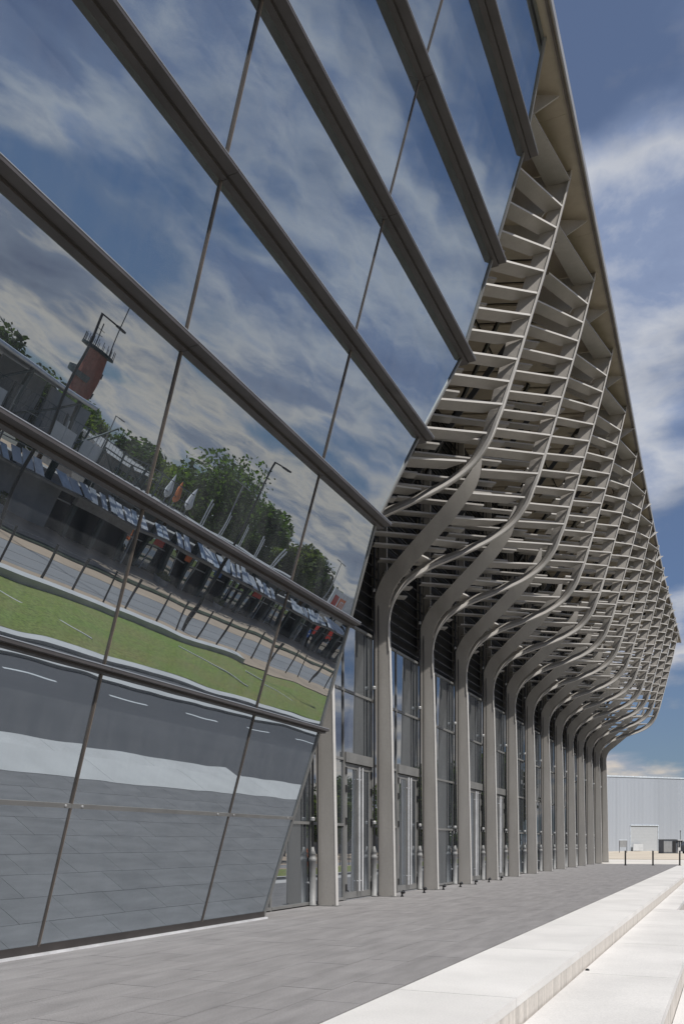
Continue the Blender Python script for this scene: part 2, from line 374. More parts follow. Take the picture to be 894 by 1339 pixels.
# horizontal beams standing off the glass
def beam_segment(i, y0, y1, D=.27):
    r, h = NODES[i]
    o = MB().box((r + .105, y0, h - .015), (r + D, y1, h + .028)).obj('beam', BEAM, hall)
    MB().box((r - .10, y0, h - .05), (r + .085, y1, h + .03)).obj('beam_root', BEAM, o)
    MB().box((r + .086, y0, h - .02), (r + .104, y1, h + .02)).obj('beam_gasket', BEAMD, o)
    MB().box((r + D - .02, y0, h + .031), (r + D + .006, y1, h + .043)).obj('beam_lip', ALU, o)
    return o
for i in range(1, 8):
    ys = [AST] + MULL
    for k in range(len(ys)):
        y0 = ys[k]; y1 = ys[k + 1] if k + 1 < len(ys) else AEND[i] + (.14 if i < 3 else .26)
        beam_segment(i, y0 + .004, y1 - .004, {1: .17, 2: .22}.get(i, .255))
# middle rail of the bottom row and its studs
t = .536
ys = [AST] + MULL + [lerp(AEND[0], AEND[1], t)]
stud = MB().lathe([(.022, 0), (.022, .010), (.012, .018)], n=10)
for k in range(len(ys) - 1):
    p = [plane_pt(0, t - .008, ys[k] + .003, .02), plane_pt(0, t + .008, ys[k] + .003, .02), plane_pt(0, t + .008, ys[k] + .003, -.01), plane_pt(0, t - .008, ys[k] + .003, -.01)]
    rl = MB().prism(p, (0, ys[k + 1] - ys[k] - .006, 0)).obj('glazing_rail', FRAME, hall)
    for f in (.03, .5, .97) if k < 6 else (.05, .9):
        c = Vector(plane_pt(0, t, lerp(ys[k], ys[k + 1], f), .021)); nrm = Vector(plane_pt(0, t, 0, 1)) - Vector(plane_pt(0, t, 0, 0))
        s_ = link('stud', stud.mesh('stud', CHROME) if 'stud' not in bpy.data.meshes else bpy.data.meshes['stud'], rl, c)
        s_.rotation_euler = nrm.to_track_quat('Z', 'Y').to_euler()
# base rail
br = MB()
MB().box((-9.06, AST, .02), (-8.945, AEND[0] + .02, .15)).obj('base_rail', BEAMD, hall)
MB().box((-9.03, AST, -.0), (-8.88, AEND[0] + .04, .035)).obj('base_flashing', WHITEM, hall)
# end frame strip
st = []
for i, (r, h) in enumerate(NODES):
    y = AEND[i]; st.append([(r - .12, y - .01, h), (r - .12, y + .05, h), (r + .03, y + .05, h), (r + .03, y - .01, h)])
MB().loft(st).obj('end_frame', FRAME, hall)

# roof slab with sloping street edge, in bay-long pieces
ys = [AST] + [A0 - S * k for k in range(7, 0, -1)] + [A0 + S * k for k in range(0, 14)] + [FAR + 2.2]
ys = sorted(set(ys))
for y0, y1 in zip(ys[:-1], ys[1:]):
    e0, e1 = edge_r(y0), edge_r(y1)
    o = MB().loft([[(e0, y + 0, 18.06), (e0 - .03, y, 18.28), (-20, y, 18.28), (-20, y, 18.06)] if 0 else
                   [(edge_r(y), y + g_, 18.04), (edge_r(y), y + g_, 18.2), (-20, y + g_, 18.2), (-20, y + g_, 18.04)] for y, g_ in ((y0, .003), (y1, -.003))]).obj('roof_panel', SOFF, hall)
    MB().loft([[(edge_r(y) + .002, y + g_, 18.0), (edge_r(y) + .002, y + g_, 18.22), (edge_r(y) + .035, y + g_, 18.22), (edge_r(y) + .035, y + g_, 18.0)] for y, g_ in ((y0, .004), (y1, -.004))]).obj('roof_edge', FASC, hall)
    MB().loft([[(edge_r(y) - .03, y + g_, 17.985), (edge_r(y) - .03, y + g_, 18.035), (edge_r(y) - .08, y + g_, 18.035), (edge_r(y) - .08, y + g_, 17.985)] for y, g_ in ((y0, .0), (y1, 0))]).obj('drip_strip', GASK, hall)
# soffit lining further in, with dark gaps
for k in range(-1, 14):
    for j in range(4):
        y0 = A0 + S * k + .03 + j * S / 4
        if y0 + S / 4 > FAR + 1: continue
        for (x0, x1) in ((-10.2, -7.2), (-7.1, -4.9)):
            sh = .45
            MB().prism([(x0, y0 + (x0 + 10) * sh, 17.72), (x1, y0 + (x1 + 10) * sh, 17.80), (x1, y0 + S / 4 - .16 + (x1 + 10) * sh, 17.80), (x0, y0 + S / 4 - .16 + (x0 + 10) * sh, 17.72)], (0, 0, .06)).obj('soffit_panel', SOFF, hall)
MB().box((-10.4, A0 - 3, 17.86), (-4.9, FAR + 1, 17.95)).obj('soffit_back', DARK, hall)

# ------------------------------------------------------------------ canopy ribs
LC = smooth_curve([(-9.28, 0, -.02), (-9.33, 0, 2.5), (-9.39, 0, 5.5), (-9.45, 0, 7.6), (-9.46, -.02, 8.2), (-9.40, -.10, 8.75), (-9.10, -.28, 9.25), (-8.60, -.5, 9.62), (-7.95, -.7, 10.1),
                   (-7.05, -.85, 10.85), (-6.4, -.9, 11.6), (-6.15, -.9, 12.4), (-6.05, -.75, 13.2), (-5.85, -.45, 14.2), (-5.5, -.3, 15.0), (-5.0, -.4, 16.3), (-4.6, -.5, 16.9), (-4.05, -.4, 17.9)], 7)
RC = smooth_curve([(-9.19, .03, 7.3), (-9.21, .03, 8.1), (-9.05, .03, 8.75), (-8.62, .03, 9.25), (-7.98, .03, 9.57), (-6.95, .02, 9.87), (-6.10, 0, 10.15), (-5.50, 0, 10.5), (-5.12, 0, 10.97), (-4.93, .06, 11.45),
                   (-4.76, .18, 12.0), (-4.32, .72, 13.95), (-3.90, 1.2, 15.85), (-3.55, 1.65, 17.7), (-3.50, 1.72, 18.02)], 9)
def plate(curve, wfun, tilt, thick, side=0.5, th_dir=None, y_off=0):
    """a steel plate following a curve in the frame plane; side=1: the whole width lies inward of the curve"""
    st = []
    n = len(curve)
    for i, p in enumerate(curve):
        d = curve[min(i + 1, n - 1)] - curve[max(i - 1, 0)]
        d2 = Vector((d.x, 0, d.z)).normalized(); inn = Vector((-d2.z, 0, d2.x))     # inward / upward
        wv, tt = wfun(p), tilt(p)
        wd = (inn * math.cos(tt) + Vector((0, 1, 0)) * math.sin(tt)) * wv
        nn = (Vector((0, 1, 0)) * math.cos(tt) - inn * math.sin(tt)) * thick
        o = p - wd * (1 - side) if side != 1 else p
        q = o + wd
        st.append([tuple(o), tuple(q), tuple(q + nn), tuple(o + nn)])
    return MB().loft(st)
col_w = lambda p: .50 if p.z < 8 else interp([8, 9.3, 10.9, 11.5, 12.3, 18], [.50, .47, .45, .36, .05, .05], p.z)
band_t = lambda p: R(interp([8.0, 8.8, 9.8, 12, 18], [0, -4, -24, -26, -20], p.z))
band_me = plate([p for p in LC if p.z < 12.35], col_w, band_t, .13, .5).mesh('rib_band', STEEL)
edge_me = MB()
rim_w = lambda p: interp([-9.2, -8.8, -8.2, -7.0, -5.4], [.10, .2, .34, .42, .44], p.x) if p.z < 10.4 else interp([10.4, 12, 15, 17.5, 18], [.43, .46, .46, .34, .2], p.z)
rim_t = lambda p: R(interp([-9.2, -8.4, -7.2, -5.6], [0, 25, 44, 44], p.x)) if p.z < 10.3 else R(interp([10.3, 11.3, 12.6, 14, 18], [44, 34, 16, 4, 0], p.z))
rim_me = plate(RC, rim_w, rim_t, .05, 1).mesh('rim_plate', STEEL)
strip_w = lambda p: interp([-9.2, -8.9, -8.4, -5.2], [.03, .06, .15, .17], p.x) if p.z < 10.5 else interp([10.5, 11.6, 13, 18], [.17, .10, .035, .03], p.z)
strip_t = lambda p: rim_t(p) - R(4)
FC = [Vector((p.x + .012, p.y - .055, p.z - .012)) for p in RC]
sun_strip_me = plate(FC, strip_w, strip_t, .03, 1).mesh('rim_sunlit_strip', SUNLIT)  # added strip, its pale colour stands in for sun on the lower rim
# street edge of the column, sunlight on it painted in as a paler colour
col_sun_me = MB().loft([[(x - .012, -.008, z), (x + .003, -.008, z), (x + .003, .138, z), (x - .012, .138, z)] for x, z in ((-9.03, .0), (-9.08, 2.5), (-9.14, 5.5), (-9.19, 7.4))]).mesh('column_sunlit_edge', SUNLIT)
hs_, rs_, as_ = [p.z for p in RC], [p.x for p in RC], [p.y for p in RC]
LEV = [9.33, 9.62, 9.88, 10.2, 10.68]
while LEV[-1] < 17.0: LEV.append(LEV[-1] + .575)
blades = []
hl_, rl_, al_ = [p.z for p in LC], [p.x for p in LC], [p.y for p in LC]
for h in LEV:
    r, a = interp(hs_, rs_, h), interp(hs_, as_, h)
    l, al = interp(hl_, rl_, h), interp(hl_, al_, h)
    o_ = .0
    if h < 11.3:      # the lowest blades start at the upper edge of the rim plate, which stays clear below them
        P_ = min(RC, key=lambda p: abs(p.z - (h - .28)) + (9 if p.x < -9 else 0)); r, a = P_.x, P_.y; o_ = .30
    R0 = Vector((r + .01 - o_ * .35, a - .008 + o_ * .6, h)); L0 = Vector((l + .10, al + .12, h))
    dv = (L0 - R0); ln_ = dv.length; dv.normalize(); nv = Vector((dv.y, -dv.x, 0))
    if nv.x > 0: nv = -nv
    wv = min(.40, .10 + ln_ * .28)
    if 10.4 < h < 13.3: wv = .28
    if h < 10.4: wv = .24
    cs = max(.35, -nv.x); dz = Vector((0, 0, -.3 * wv)) if h < 13.3 else Vector((0, 0, 0))
    poly = [tuple(R0), tuple(L0), tuple(L0 + nv * wv + dz), tuple(R0 + Vector((-1, 0, 0)) * wv / cs + dz)]
    bm_ = MB().prism(poly, (0, 0, .045)).mesh('louvre_blade', [STEEL, SUNLIT]); bm_.polygons[0].material_index = 1; blades.append(bm_)  # front edge face painted paler to show sunlight along the blade
inner = []
for h in sorted(LEV[:14] + [9.1, 10.45, 10.95, 11.55]):
    l, al = interp(hl_, rl_, h), interp(hl_, al_, h)
    R0 = Vector((l + .25, al + 1.15, h)); ang = R(52)
    dv = Vector((-math.sin(ang), -math.cos(ang), 0)); nv = Vector((-math.cos(ang), math.sin(ang), 0))
    ln_ = min(2.6, (R0.x + 9.3) / math.sin(ang))
    if ln_ < .3: continue
    inner.append(MB().prism([tuple(R0), tuple(R0 + dv * ln_), tuple(R0 + dv * ln_ + nv * .3), tuple(R0 + nv * .3)], (0, 0, .045)).mesh('inner_blade', STEEL))
post_me = MB().box((-9.86, .25, 8.2), (-9.38, .33, 17.9)).mesh('inner_post', STEEL)
base_me = MB().box((-9.62, -.07, .0), (-8.97, .20, .018)).box((-9.50, -.055, .018), (-9.46, -.02, .04)).box((-9.12, -.055, .018), (-9.08, -.02, .04)).mesh('base_plate', FRAME)
strut_me = MB().bar((-9.6, .28, 11.2), (-5.2, 1.9, 17.7), .09, .16).bar((-9.6, .29, 14.2), (-6.4, -2.0, 17.7), .08, .14).mesh('strut', DARKM)
brk_me = MB().prism([(-3.42, 3.6, 17.97), (-6.2, 2.3, 17.97), (-4.5, 2.95, 17.0)], (.03, -.05, 0)).mesh('soffit_bracket', STEEL)
gus_me = MB().prism([(-3.5, 1.72, 17.99), (-6.2, 1.2, 17.99), (-4.2, 1.45, 16.9)], (0, .04, 0)).mesh('gusset', STEEL)
tail_me = MB().prism([(-4.35, -2.0, 17.2), (-3.95, -2.0, 17.2), (-3.52, 1.62, 17.72), (-4.1, 1.62, 17.72)], (0, 0, .04)).mesh('top_plate', STEEL)
rib_labels = []
for k in range(-1, 14):
    if k == -1:
        continue
    y = A0 + S * k
    rib = link('canopy_rib', band_me, hall, (0, y, 0))
    link('column_sunlit_edge', col_sun_me, rib)
    if k < 13: link('rim_sunlit_strip', sun_strip_me, rib)
    link('inner_post', post_me, rib)
    link('base_plate', base_me, rib)
    link('strut', strut_me, rib)
    if k < 13:
        link('rim_plate', rim_me, rib)
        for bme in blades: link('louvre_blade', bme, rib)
        for bme in inner: link('inner_blade', bme, rib)
        link('soffit_bracket', brk_me, rib, (0, -S, 0)) 
        link('gusset', gus_me, rib)
        link('top_plate', tail_me, rib)
# tension rods with their sleeves
slv = MB().lathe([(.10, 0), (.10, .04), (.082, .05), (.082, 1.12), (.10, 1.14), (.10, 1.2), (.085, 1.22), (.07, 1.3), (.09, 1.31), (.05, 1.40), (.03, 1.5)], n=14).mesh('rod_sleeve', GALV, True)
rodm = MB().tube([(0, 0, 1.4), (0, 0, 9.6), (0, 0, 17.6)], .032).tube([(.11, .06, 0), (.11, .06, 17.6)], .016, 6).mesh('tension_rod', ROD)
clm = MB().lathe([(.05, -.05), (.06, -.03), (.06, .03), (.05, .05)], n=10).mesh('rod_clamp', CHROME)
bolt = MB().lathe([(.03, 0), (.045, .03), (.03, .07)], n=8).mesh('valve', CHROME)
for k in range(14):
    y = A0 + S * k - .08
    rod = link('tension_rod', rodm, hall, (-9.625, y - .05, 0))
    link('rod_sleeve', slv, rod)
    for h in (2.2, 6.2, 9.1): link('rod_clamp', clm, rod, (0, 0, h))
    link('valve', bolt, rod, (-.10, -.02, .55))

# ------------------------------------------------------------------ upright glass wall behind the columns
XG = -9.745
MB().box((-14, 15.9, 0), (XG - .12, FAR + 1.5, 17.8)).obj('wall_core', DARK, hall)
yv = [22.05 + S / 2 * k for k in range(-4, 27)]
zl = [.06, 2.1, 3.92, 5.84, 7.74]
pane_cache = {}
for i, (y0, y1) in enumerate(zip(yv[:-1], yv[1:])):
    door = i in (4, 6, 10, 12)
    for z0, z1 in zip(zl[:-1], zl[1:]):
        if door and z1 < 4.0: continue
        key = (round(z0, 2), 0)
        if key not in pane_cache: pane_cache[key] = MB().box((-.02, .03, z0 + .03), (0, S / 2 - .03, z1 - .03)).mesh('facade_pane', GLASS2)
        o = link('facade_pane', pane_cache[key], hall, (XG, y0, 0)); o.rotation_euler.z = rnd.uniform(-.0012, .0012)
    if door:
        d = MB().box((XG - .05, y0 + .03, 3.84), (XG + .10, y1 - .03, 4.12)).obj('door_frame', FRAME, hall)
        MB().box((XG - .05, y0 + .025, .0), (XG + .05, y0 + .10, 3.838)).obj('jamb', FRAME, d)
        MB().box((XG - .05, y1 - .10, .0), (XG + .05, y1 - .025, 3.838)).obj('jamb', FRAME, d)
        MB().box((XG - .05, y0 + .1, .0), (XG + .06, y1 - .1, .02)).obj('threshold', ALU, d)
        mid = (y0 + y1) / 2
        for (ya, yb, hy) in ((y0 + .11, mid - .01, mid - .12), (mid + .01, y1 - .11, mid + .12)):
            lf = MB()
            lf.box((XG - .02, ya, .04), (XG + .03, ya + .13, 3.82)).box((XG - .02, yb - .13, .04), (XG + .03, yb, 3.82))
            lf.box((XG - .02, ya + .13, .04), (XG + .028, yb - .13, .22)).box((XG - .02, ya + .13, 3.68), (XG + .028, yb - .13, 3.82))
            leaf = lf.obj('door_leaf', FRAME, hall)
            MB().box((XG - .005, ya + .131, .221), (XG + .01, yb - .131, 3.679)).obj('pane', GLASS2, leaf)
            MB().tube([(XG + .11, hy, .22), (XG + .11, hy, 3.75)], .025).box((XG + .03, hy - .012, .5), (XG + .1, hy + .012, .53)).box((XG + .03, hy - .012, 3.4), (XG + .1, hy + .012, 3.43)).obj('pull_handle', WHITEM, leaf)
            hy0 = ya if ya < mid - .5 else yb
            for hz in (.25, 2.1, 3.0, 3.5): MB().box((XG + .031, hy0 - .05, hz), (XG + .07, hy0 + .05, hz + .2)).obj('hinge', ROD, leaf)
for y in yv:
    MB().box((XG - .05, y - .028, .0), (XG + .035, y + .028, 7.74)).obj('facade_mullion', FRAME, hall)
for i, (y0, y1) in enumerate(zip(yv[:-1], yv[1:])):
    for z in zl:
        if i in (4, 6, 10, 12) and z < 4.0: continue
        MB().box((XG - .05, y0 + .03, z - .035), (XG + .045, y1 - .03, z + .035)).obj('transom', FRAME, hall)
    # louvred service wall above the glass
    lv = MB()
    for j in range(30):
        z = 7.95 + j * .32
        lv.prism([(XG - .02, y0 + .05, z), (XG + .10, y0 + .05, z - .07), (XG + .10, y0 + .05, z - .045), (XG - .02, y0 + .05, z + .025)], (0, S / 2 - .1, 0))
    if i == 0: lvm = lv.mesh('wall_louvre', DARKM); y00 = y0
    link('wall_louvre', lvm, hall, (0, y0 - y00, 0))
MB().box((-14.1, 15.9, 0), (-9.9, 16.0, 7.6)).obj('return_wall', FRAME, hall)

# ------------------------------------------------------------------ small spotlights on the paving
sp_h = MB().lathe([(.055, 0), (.055, .02), (.03, .03), (.03, .07)], n=10).mesh('spot_base', ROD)
sp_b = MB().tube([(-.02, 0, .10), (.05, -.02, .14), (.07, -.025, .15)], [.035, .055, .058], 10).mesh('spot_head', ROD, True)
names = ['in front of the second column', 'between the second and third columns', 'at the foot of the third column', 'just past the third column', 'before the fourth column', 'past the fourth column', 'before the fifth column']
for k in range(7):
    s_ = thing('ground_spotlight', 'small black floor spotlight %s' % names[k], 'spotlight', (-8.86, 24.4 + 2.05 * k, 0), 'floor spotlights along the columns')
    link('spot_base', sp_h, s_); link('spot_head', sp_b, s_)
# drain spot on the step
tag(MB().lathe([(.03, 0), (.03, .02), (.01, .03)], (-1.93, 13.4, -.31), 8).obj('step_bolt', ROD), 'small dark bolt head at the foot of the white riser', 'bolt')

# ------------------------------------------------------------------ end of forecourt: bollards, cabin, sign, far hall
TH = cam.rotation_euler.z
def at(px, z, off=0):
    """place along the sight line of a column of the picture at a real distance z"""
    xc = (px - 447) / 1140.0
    return (-math.sin(TH) * z + math.cos(TH) * xc * z, math.cos(TH) * z + math.sin(TH) * xc * z)
bpost = MB().lathe([(.055, 0), (.055, 1.0), (.05, 1.04), (.02, 1.06)], n=12).mesh('post', ROD, True)
bring = MB().lathe([(.10, 0), (.10, .03), (.08, .035)], n=12).mesh('base_plate', DARKM)
for px, nm in ((817, 'nearest the columns'), (853, 'in the middle of the row of three'), (888, 'at the right end of the row of three')):
    x_, y_ = at(px, 61.5)
    b = thing('bollard', 'slim black bollard ending the paving, ' + nm, 'bollard', (x_, y_, -.005), 'bollards closing off the paving')
    link('post', bpost, b); link('base_plate', bring, b)
p0, p1 = Vector((*at(700, 166), 0)), Vector((*at(925, 181), 0))
dv = (p1 - p0).normalized(); Lh = (p1 - p0).length; rz = math.atan2(dv.y, dv.x)
fh = thing('warehouse', 'pale blue ribbed metal warehouse with a grey roller door at the end of the site', 'building', (p0.x, p0.y, -.1), None, rz)
pw = 1.0; H = 14.75
pm = MB()
for j in range(3):
    x0 = j * pw / 3
    pm.prism([(x0, 0, 0), (x0 + .05, -.03, 0), (x0 + .17, -.03, 0), (x0 + .22, 0, 0), (x0 + .3333, 0, 0), (x0 + .3333, .05, 0), (x0, .05, 0)], (0, 0, H))
pmm = pm.mesh('cladding_sheet', HALLW)
def t_(px):
    lo_, hi_ = 0., Lh
    for _ in range(40):
        m_ = (lo_ + hi_) / 2; q = p0 + dv * m_; z_ = -math.sin(TH) * q.x + math.cos(TH) * q.y; x_ = math.cos(TH) * q.x + math.sin(TH) * q.y
        if 447 + 1140 * x_ / z_ < px: lo_ = m_
        else: hi_ = m_
    return lo_
dx0, dx1 = t_(825.5), t_(857.5)
n = int(Lh / pw)
d0 = round(dx0); d1 = round(dx1)
short = MB()
for j in range(3):
    x0 = j * pw / 3
    short.prism([(x0, 0, 0), (x0 + .05, -.03, 0), (x0 + .17, -.03, 0), (x0 + .22, 0, 0), (x0 + .3333, 0, 0), (x0 + .3333, .05, 0), (x0, .05, 0)], (0, 0, H - 5.1))
shm = short.mesh('cladding_sheet', HALLW)
for j in range(n):
    if d0 <= j < d1: link('cladding_sheet', shm, fh, (j * pw, 0, 5.1))
    else: link('cladding_sheet', pmm, fh, (j * pw, 0, 0))
MB().box((-.1, .1, 0), (n * pw + .1, 50, H - .2)).obj('wall', HALLW, fh)
MB().box((-.1, -.12, H), (n * pw + .1, .3, H + .28)).obj('parapet_cap', HALLC, fh)
dr = MB()
for j in range(17): dr.prism([(d0 + .12, .02, .3 * j), (d0 + .12, .01, .3 * j + .06), (d0 + .12, .01, .3 * j + .24), (d0 + .12, .02, .3 * j + .3), (d0 + .12, .06, .3 * j + .3), (d0 + .12, .06, .3 * j)], (d1 - d0 - .24, 0, 0))
drm = mat('roller_door', (.42, .44, .46), .5, 0, .02)
dd = dr.obj('roller_door', drm, fh)
MB().box((d0, -.09, 0), (d0 + .12, .05, 5.1)).box((d1 - .12, -.09, 0), (d1, .05, 5.1)).box((d0, -.16, 5.1), (d1, .04, 5.28)).obj('door_surround', HALLC, dd)
tag(MB().box((d0 + .3, -.6, .1), (d0 + 2.7, -.45, 1.5)).box((d0 + .3, -.6, 0), (d0 + .4, -.45, .1)).box((d0 + 2.6, -.6, 0), (d0 + 2.7, -.45, .1)).obj('white_board', PANELW, None), 'white low panel leaning before the grey roller door', 'panel').parent = None
wb = bpy.data.objects['white_board']; wb.location = fh.location; wb.rotation_euler.z = rz
# sign board on legs
x_, y_ = at(814, 150)
sg = thing('sign_board', 'small grey framed notice board on two posts before the pale blue wall', 'sign', (x_, y_, -.1), None, rz)
MB().box((-.75, -.03, .95), (.75, .03, 2.1)).obj('board', PANELG, sg)
MB().box((-.85, -.05, 2.12), (.85, .05, 2.24)).obj('top_rail', HALLC, sg)
MB().box((-.8, -.04, 0), (-.74, .04, 2.1)).obj('leg', ROD, sg); MB().box((.74, -.04, 0), (.8, .04, 2.1)).obj('leg', ROD, sg)
# gate cabin
x_, y_ = at(873.5, 140)
cb = thing('gate_cabin', 'dark grey site cabin with white glazed booth at its right end', 'cabin', (x_, y_, -.1), None, rz)
MB().box((-1.95, -1.1, 0), (.75, .1, 2.15)).obj('cabin_body', KIOSK, cb)
MB().box((-1.95, -1.13, .25), (-.35, -1.1, 1.95)).obj('side_panel', PANELG, cb)
MB().box((-.2, -1.12, .1), (.45, -1.1, 2.0)).obj('door', DARK, cb)
MB().box((.76, -1.25, 0), (1.75, 0, .95)).obj('booth_base', WHITEM, cb)
MB().box((.80, -1.2, .95), (1.7, -.05, 2.05)).obj('window', KGL, cb)
MB().box((.76, -1.25, .95), (.82, -1.19, 2.05)).box((1.2, -1.26, .95), (1.26, -1.2, 2.05)).box((1.69, -1.25, .95), (1.75, -1.19, 2.05)).obj('window_frame', WHITEM, cb)
MB().box((.6, -1.4, 2.06), (1.9, .1, 2.2)).obj('roof', WHITEM, cb)
MB().box((-2.0, -1.15, 2.16), (.58, .15, 2.24)).obj('roof', DARKM, cb)
x_, y_ = at(889, 138)
pl = thing('cabin_post', 'thin pale post standing behind the gate cabin', 'post', (x_ - .2, y_ + 4, -.1))
MB().tube([(0, 0, 0), (0, 0, 3.6)], .06).obj('pole', GALV, pl); MB().box((-.1, -.1, 3.5), (.1, .1, 3.7)).obj('cap', GALV, pl)
x_, y_ = at(897, 136)
bx = thing('parked_van', 'dark van parked beside the gate cabin', 'van', (x_ + 1.2, y_, -.1), None, rz)
MB().prism([(-2, -.9, .35), (-2, -.9, 1.3), (-1.5, -.9, 1.9), (2, -.9, 1.95), (2.1, -.9, .4)], (0, 1.8, 0)).obj('body', KIOSK, bx)
for wx in (-1.3, 1.3):
    for wy in (-.92, .74): MB().tube([(wx, wy, .32), (wx, wy + .18, .32)], .32, 14).obj('wheel', ROD, bx)
MB().box((-1.45, -.915, 1.25), (.2, -.902, 1.75)).obj('window', KGL, bx)

# ------------------------------------------------------------------ across the street (seen in the mirror glass)
# mesh fence
XF = 17.0
post_m = MB().box((-.04, -.04, 0), (.04, .04, 1.95)).mesh('fence_post', ROD)
fence = thing('wire_fence', 'open wire fence on dark posts along the far side of the road', 'fence', (XF, 14, ZS))
for k in range(60): link('fence_post', post_m, fence, (0, k * 2.35, 0))
wr = MB()
for z in (.3, .7, 1.1, 1.5, 1.85): wr.tube([(0, 0, z), (0, 141, z)], .008, 4)
wr.obj('wire', GALV, fence)

def leaf_mesh(n, rx, rz, zc, seed, mm, lobes=9, size=.33):
    r = random.Random(seed); v = []; f = []
    L_ = []
    for _ in range(lobes):
        an = r.uniform(0, 6.28); u = r.uniform(-.85, .9); rr = math.sqrt(max(0, 1 - u * u)) * r.uniform(.35, .75)
        L_.append((rx * rr * math.cos(an), rx * rr * math.sin(an), zc + rz * u * .75, r.uniform(.30, .5)))
    for _ in range(n):
        cx_, cy_, cz_, s_ = r.choice(L_)
        d = Vector((r.gauss(0, 1), r.gauss(0, 1), r.gauss(0, 1))).normalized() * (r.random() ** .4)
        p = Vector((cx_ + d.x * rx * s_ * 1.25, cy_ + d.y * rx * s_ * 1.25, cz_ + d.z * rz * s_))
        a = Vector((r.gauss(0, 1), r.gauss(0, 1), r.gauss(0, .6))).normalized(); b = a.cross(Vector((r.gauss(0, 1), r.gauss(0, 1), r.gauss(0, 1)))).normalized()
        s2 = size * r.uniform(.6, 1.3); o = len(v)
        v += [tuple(p - a * s2), tuple(p + b * s2 * .6), tuple(p + a * s2), tuple(p - b * s2 * .6)]; f.append((o, o + 1, o + 2, o + 3))
    me = bpy.data.meshes.new('crown'); me.from_pydata(v, [], f); me.materials.append(mm); return me
# station-like gallery building
XB = 32.5
gb = thing('gallery_building', 'long two level gallery building in dark green steel with white balustrade panels', 'building', (XB, 28, ZS))
MB().box((.6, 0, 0), (9, 70, 2.9)).obj('ground_floor_wall', DARK, gb)
colm = MB().box((-.16, -.16, 0), (.16, .16, 5.9)).mesh('column', TEAL)
glm = MB().box((.35, .25, .2), (.4, 2.65, 2.7)).mesh('shop_window', KGL)
brm = MB().bar((-.05, .1, 4.4), (-.05, 2.8, 5.7), .08).bar((-.04, 2.8, 4.4), (-.04, .1, 5.7), .08).mesh('cross_brace', TEAL)
flm = MB().box((.1, .18, 4.45), (.14, 2.72, 5.55)).mesh('mesh_panel', MESH)
glm2 = MB().box((.32, .15, .1), (.36, 1.35, 2.75)).mesh('shop_window', GLASS2)
mul = MB().box((.22, 1.38, 0), (.34, 1.46, 2.85)).box((.22, .0, 2.1), (.34, 2.9, 2.18)).mesh('window_frame', PANELW)
rail = MB().box((-1.35, 0, 4.3), (-1.28, 2.9, 4.37)).box((-1.3, 0, 3.0), (-1.2, 2.9, 3.08)).mesh('handrail', GALV)
r2 = random.Random(12)
for k in range(24):
    y = k * 2.9
    link('column', colm, gb, (r2.choice((0, 0, -.5)), y, 0))
    if not 20 <= y <= 26:
        link('shop_window', r2.choice((glm, glm2)), gb, (0, y, 0)); link('window_frame', mul, gb, (r2.uniform(-.1, .1), y, 0))
    for q in range(3):
        if r2.random() < .12: continue
        w2 = r2.uniform(.62, .88); tl = r2.uniform(-.12, .25); z0 = 3.06 + r2.uniform(-.05, .1); z1 = z0 + r2.uniform(.85, 1.15)
        y0 = .06 + q * .95
        MB().prism([(-2.15 - tl, y0, z0 + .15), (-2.15 - tl, y0 + w2, z0 + .15), (-1.2, y0 + w2 + .05, z1 - .1), (-1.2, y0 + .05, z1 - .1)], (.015, 0, -.03)).obj('balustrade_panel', r2.choice((WHITEF, WHITEF, PANELW, HALLC)), gb, (0, y, 0))
    link('handrail', rail, gb, (0, y, 0))
    if k % 2: link('cross_brace', brm, gb, (r2.uniform(-.6, 0), y, 0))
    link('mesh_panel', flm, gb, (0, y, 0))
lat_a = MB().bar((-.7, 0, 3.0), (-.7, 0, 8.2), .09).bar((-.7, 0, 5.1), (-.7, 2.9, 5.1), .07).bar((-.7, 0, 6.9), (-.7, 2.9, 6.9), .06).bar((-.7, .05, 5.15), (-.7, 2.85, 6.85), .06).mesh('frame_truss', GALV)
lat_b = MB().bar((-.6, 0, 3.0), (-.6, 0, 7.6), .12).bar((-.6, 2.85, 5.2), (-.6, .05, 7.5), .07).bar((-.6, 0, 7.6), (-.6, 2.9, 7.6), .1).mesh('frame_truss', TEAL)
lat_c = MB().box((-.55, .4, 6.3), (-.5, 2.5, 7.4)).bar((-.55, 1.45, 5.9), (-.55, 1.45, 7.9), .08).mesh('frame_truss', PANELW)
for k in range(-2, 9):
    link('frame_truss', r2.choice((lat_a, lat_a, lat_b, lat_c)), gb, (r2.uniform(-.25, .1), k * 2.9 + r2.uniform(-.3, .3), 0))
for y, z, w_2, m_2 in ((29.5, 2.3, 1.2, RED), (33.8, 2.4, .7, ORP), (44.6, 2.3, 1.6, RED), (38, 2.4, .8, BLUE), (9.3, 2.3, .9, RED)):
    MB().box((-.34, y, z), (-.28, y + w_2, z + .5)).obj('shop_sign', m_2, gb)
MB().box((-1.25, 0, 2.86), (9, 70, 3.0)).obj('gallery_floor', LINT, gb)
MB().box((.75, 0, 5.9), (9, 70, 6.15)).obj('upper_deck', LINT, gb)
MB().box((-.5, 19.8, 2.3), (-.22, 26.3, 2.95)).obj('lintel', LINT, gb)
MB().box((-.2, 12, 0), (.3, 18.6, 2.8)).obj('grey_wall', PANELG, gb)
fp = MB().box((-.05, -.05, 0), (.05, .05, 2.1)).mesh('fence_post', TEAL)
fm_ = MB()
for q in range(6): fm_.box((-.01, .1 + q * .36, .15), (.01, .12 + q * .36, 2.0))
fm_.box((-.03, .05, 1.96), (.03, 2.1, 2.04)).box((-.03, .05, .1), (.03, 2.1, .18)).box((-.025, .05, 1.0), (.025, 2.1, 1.06))
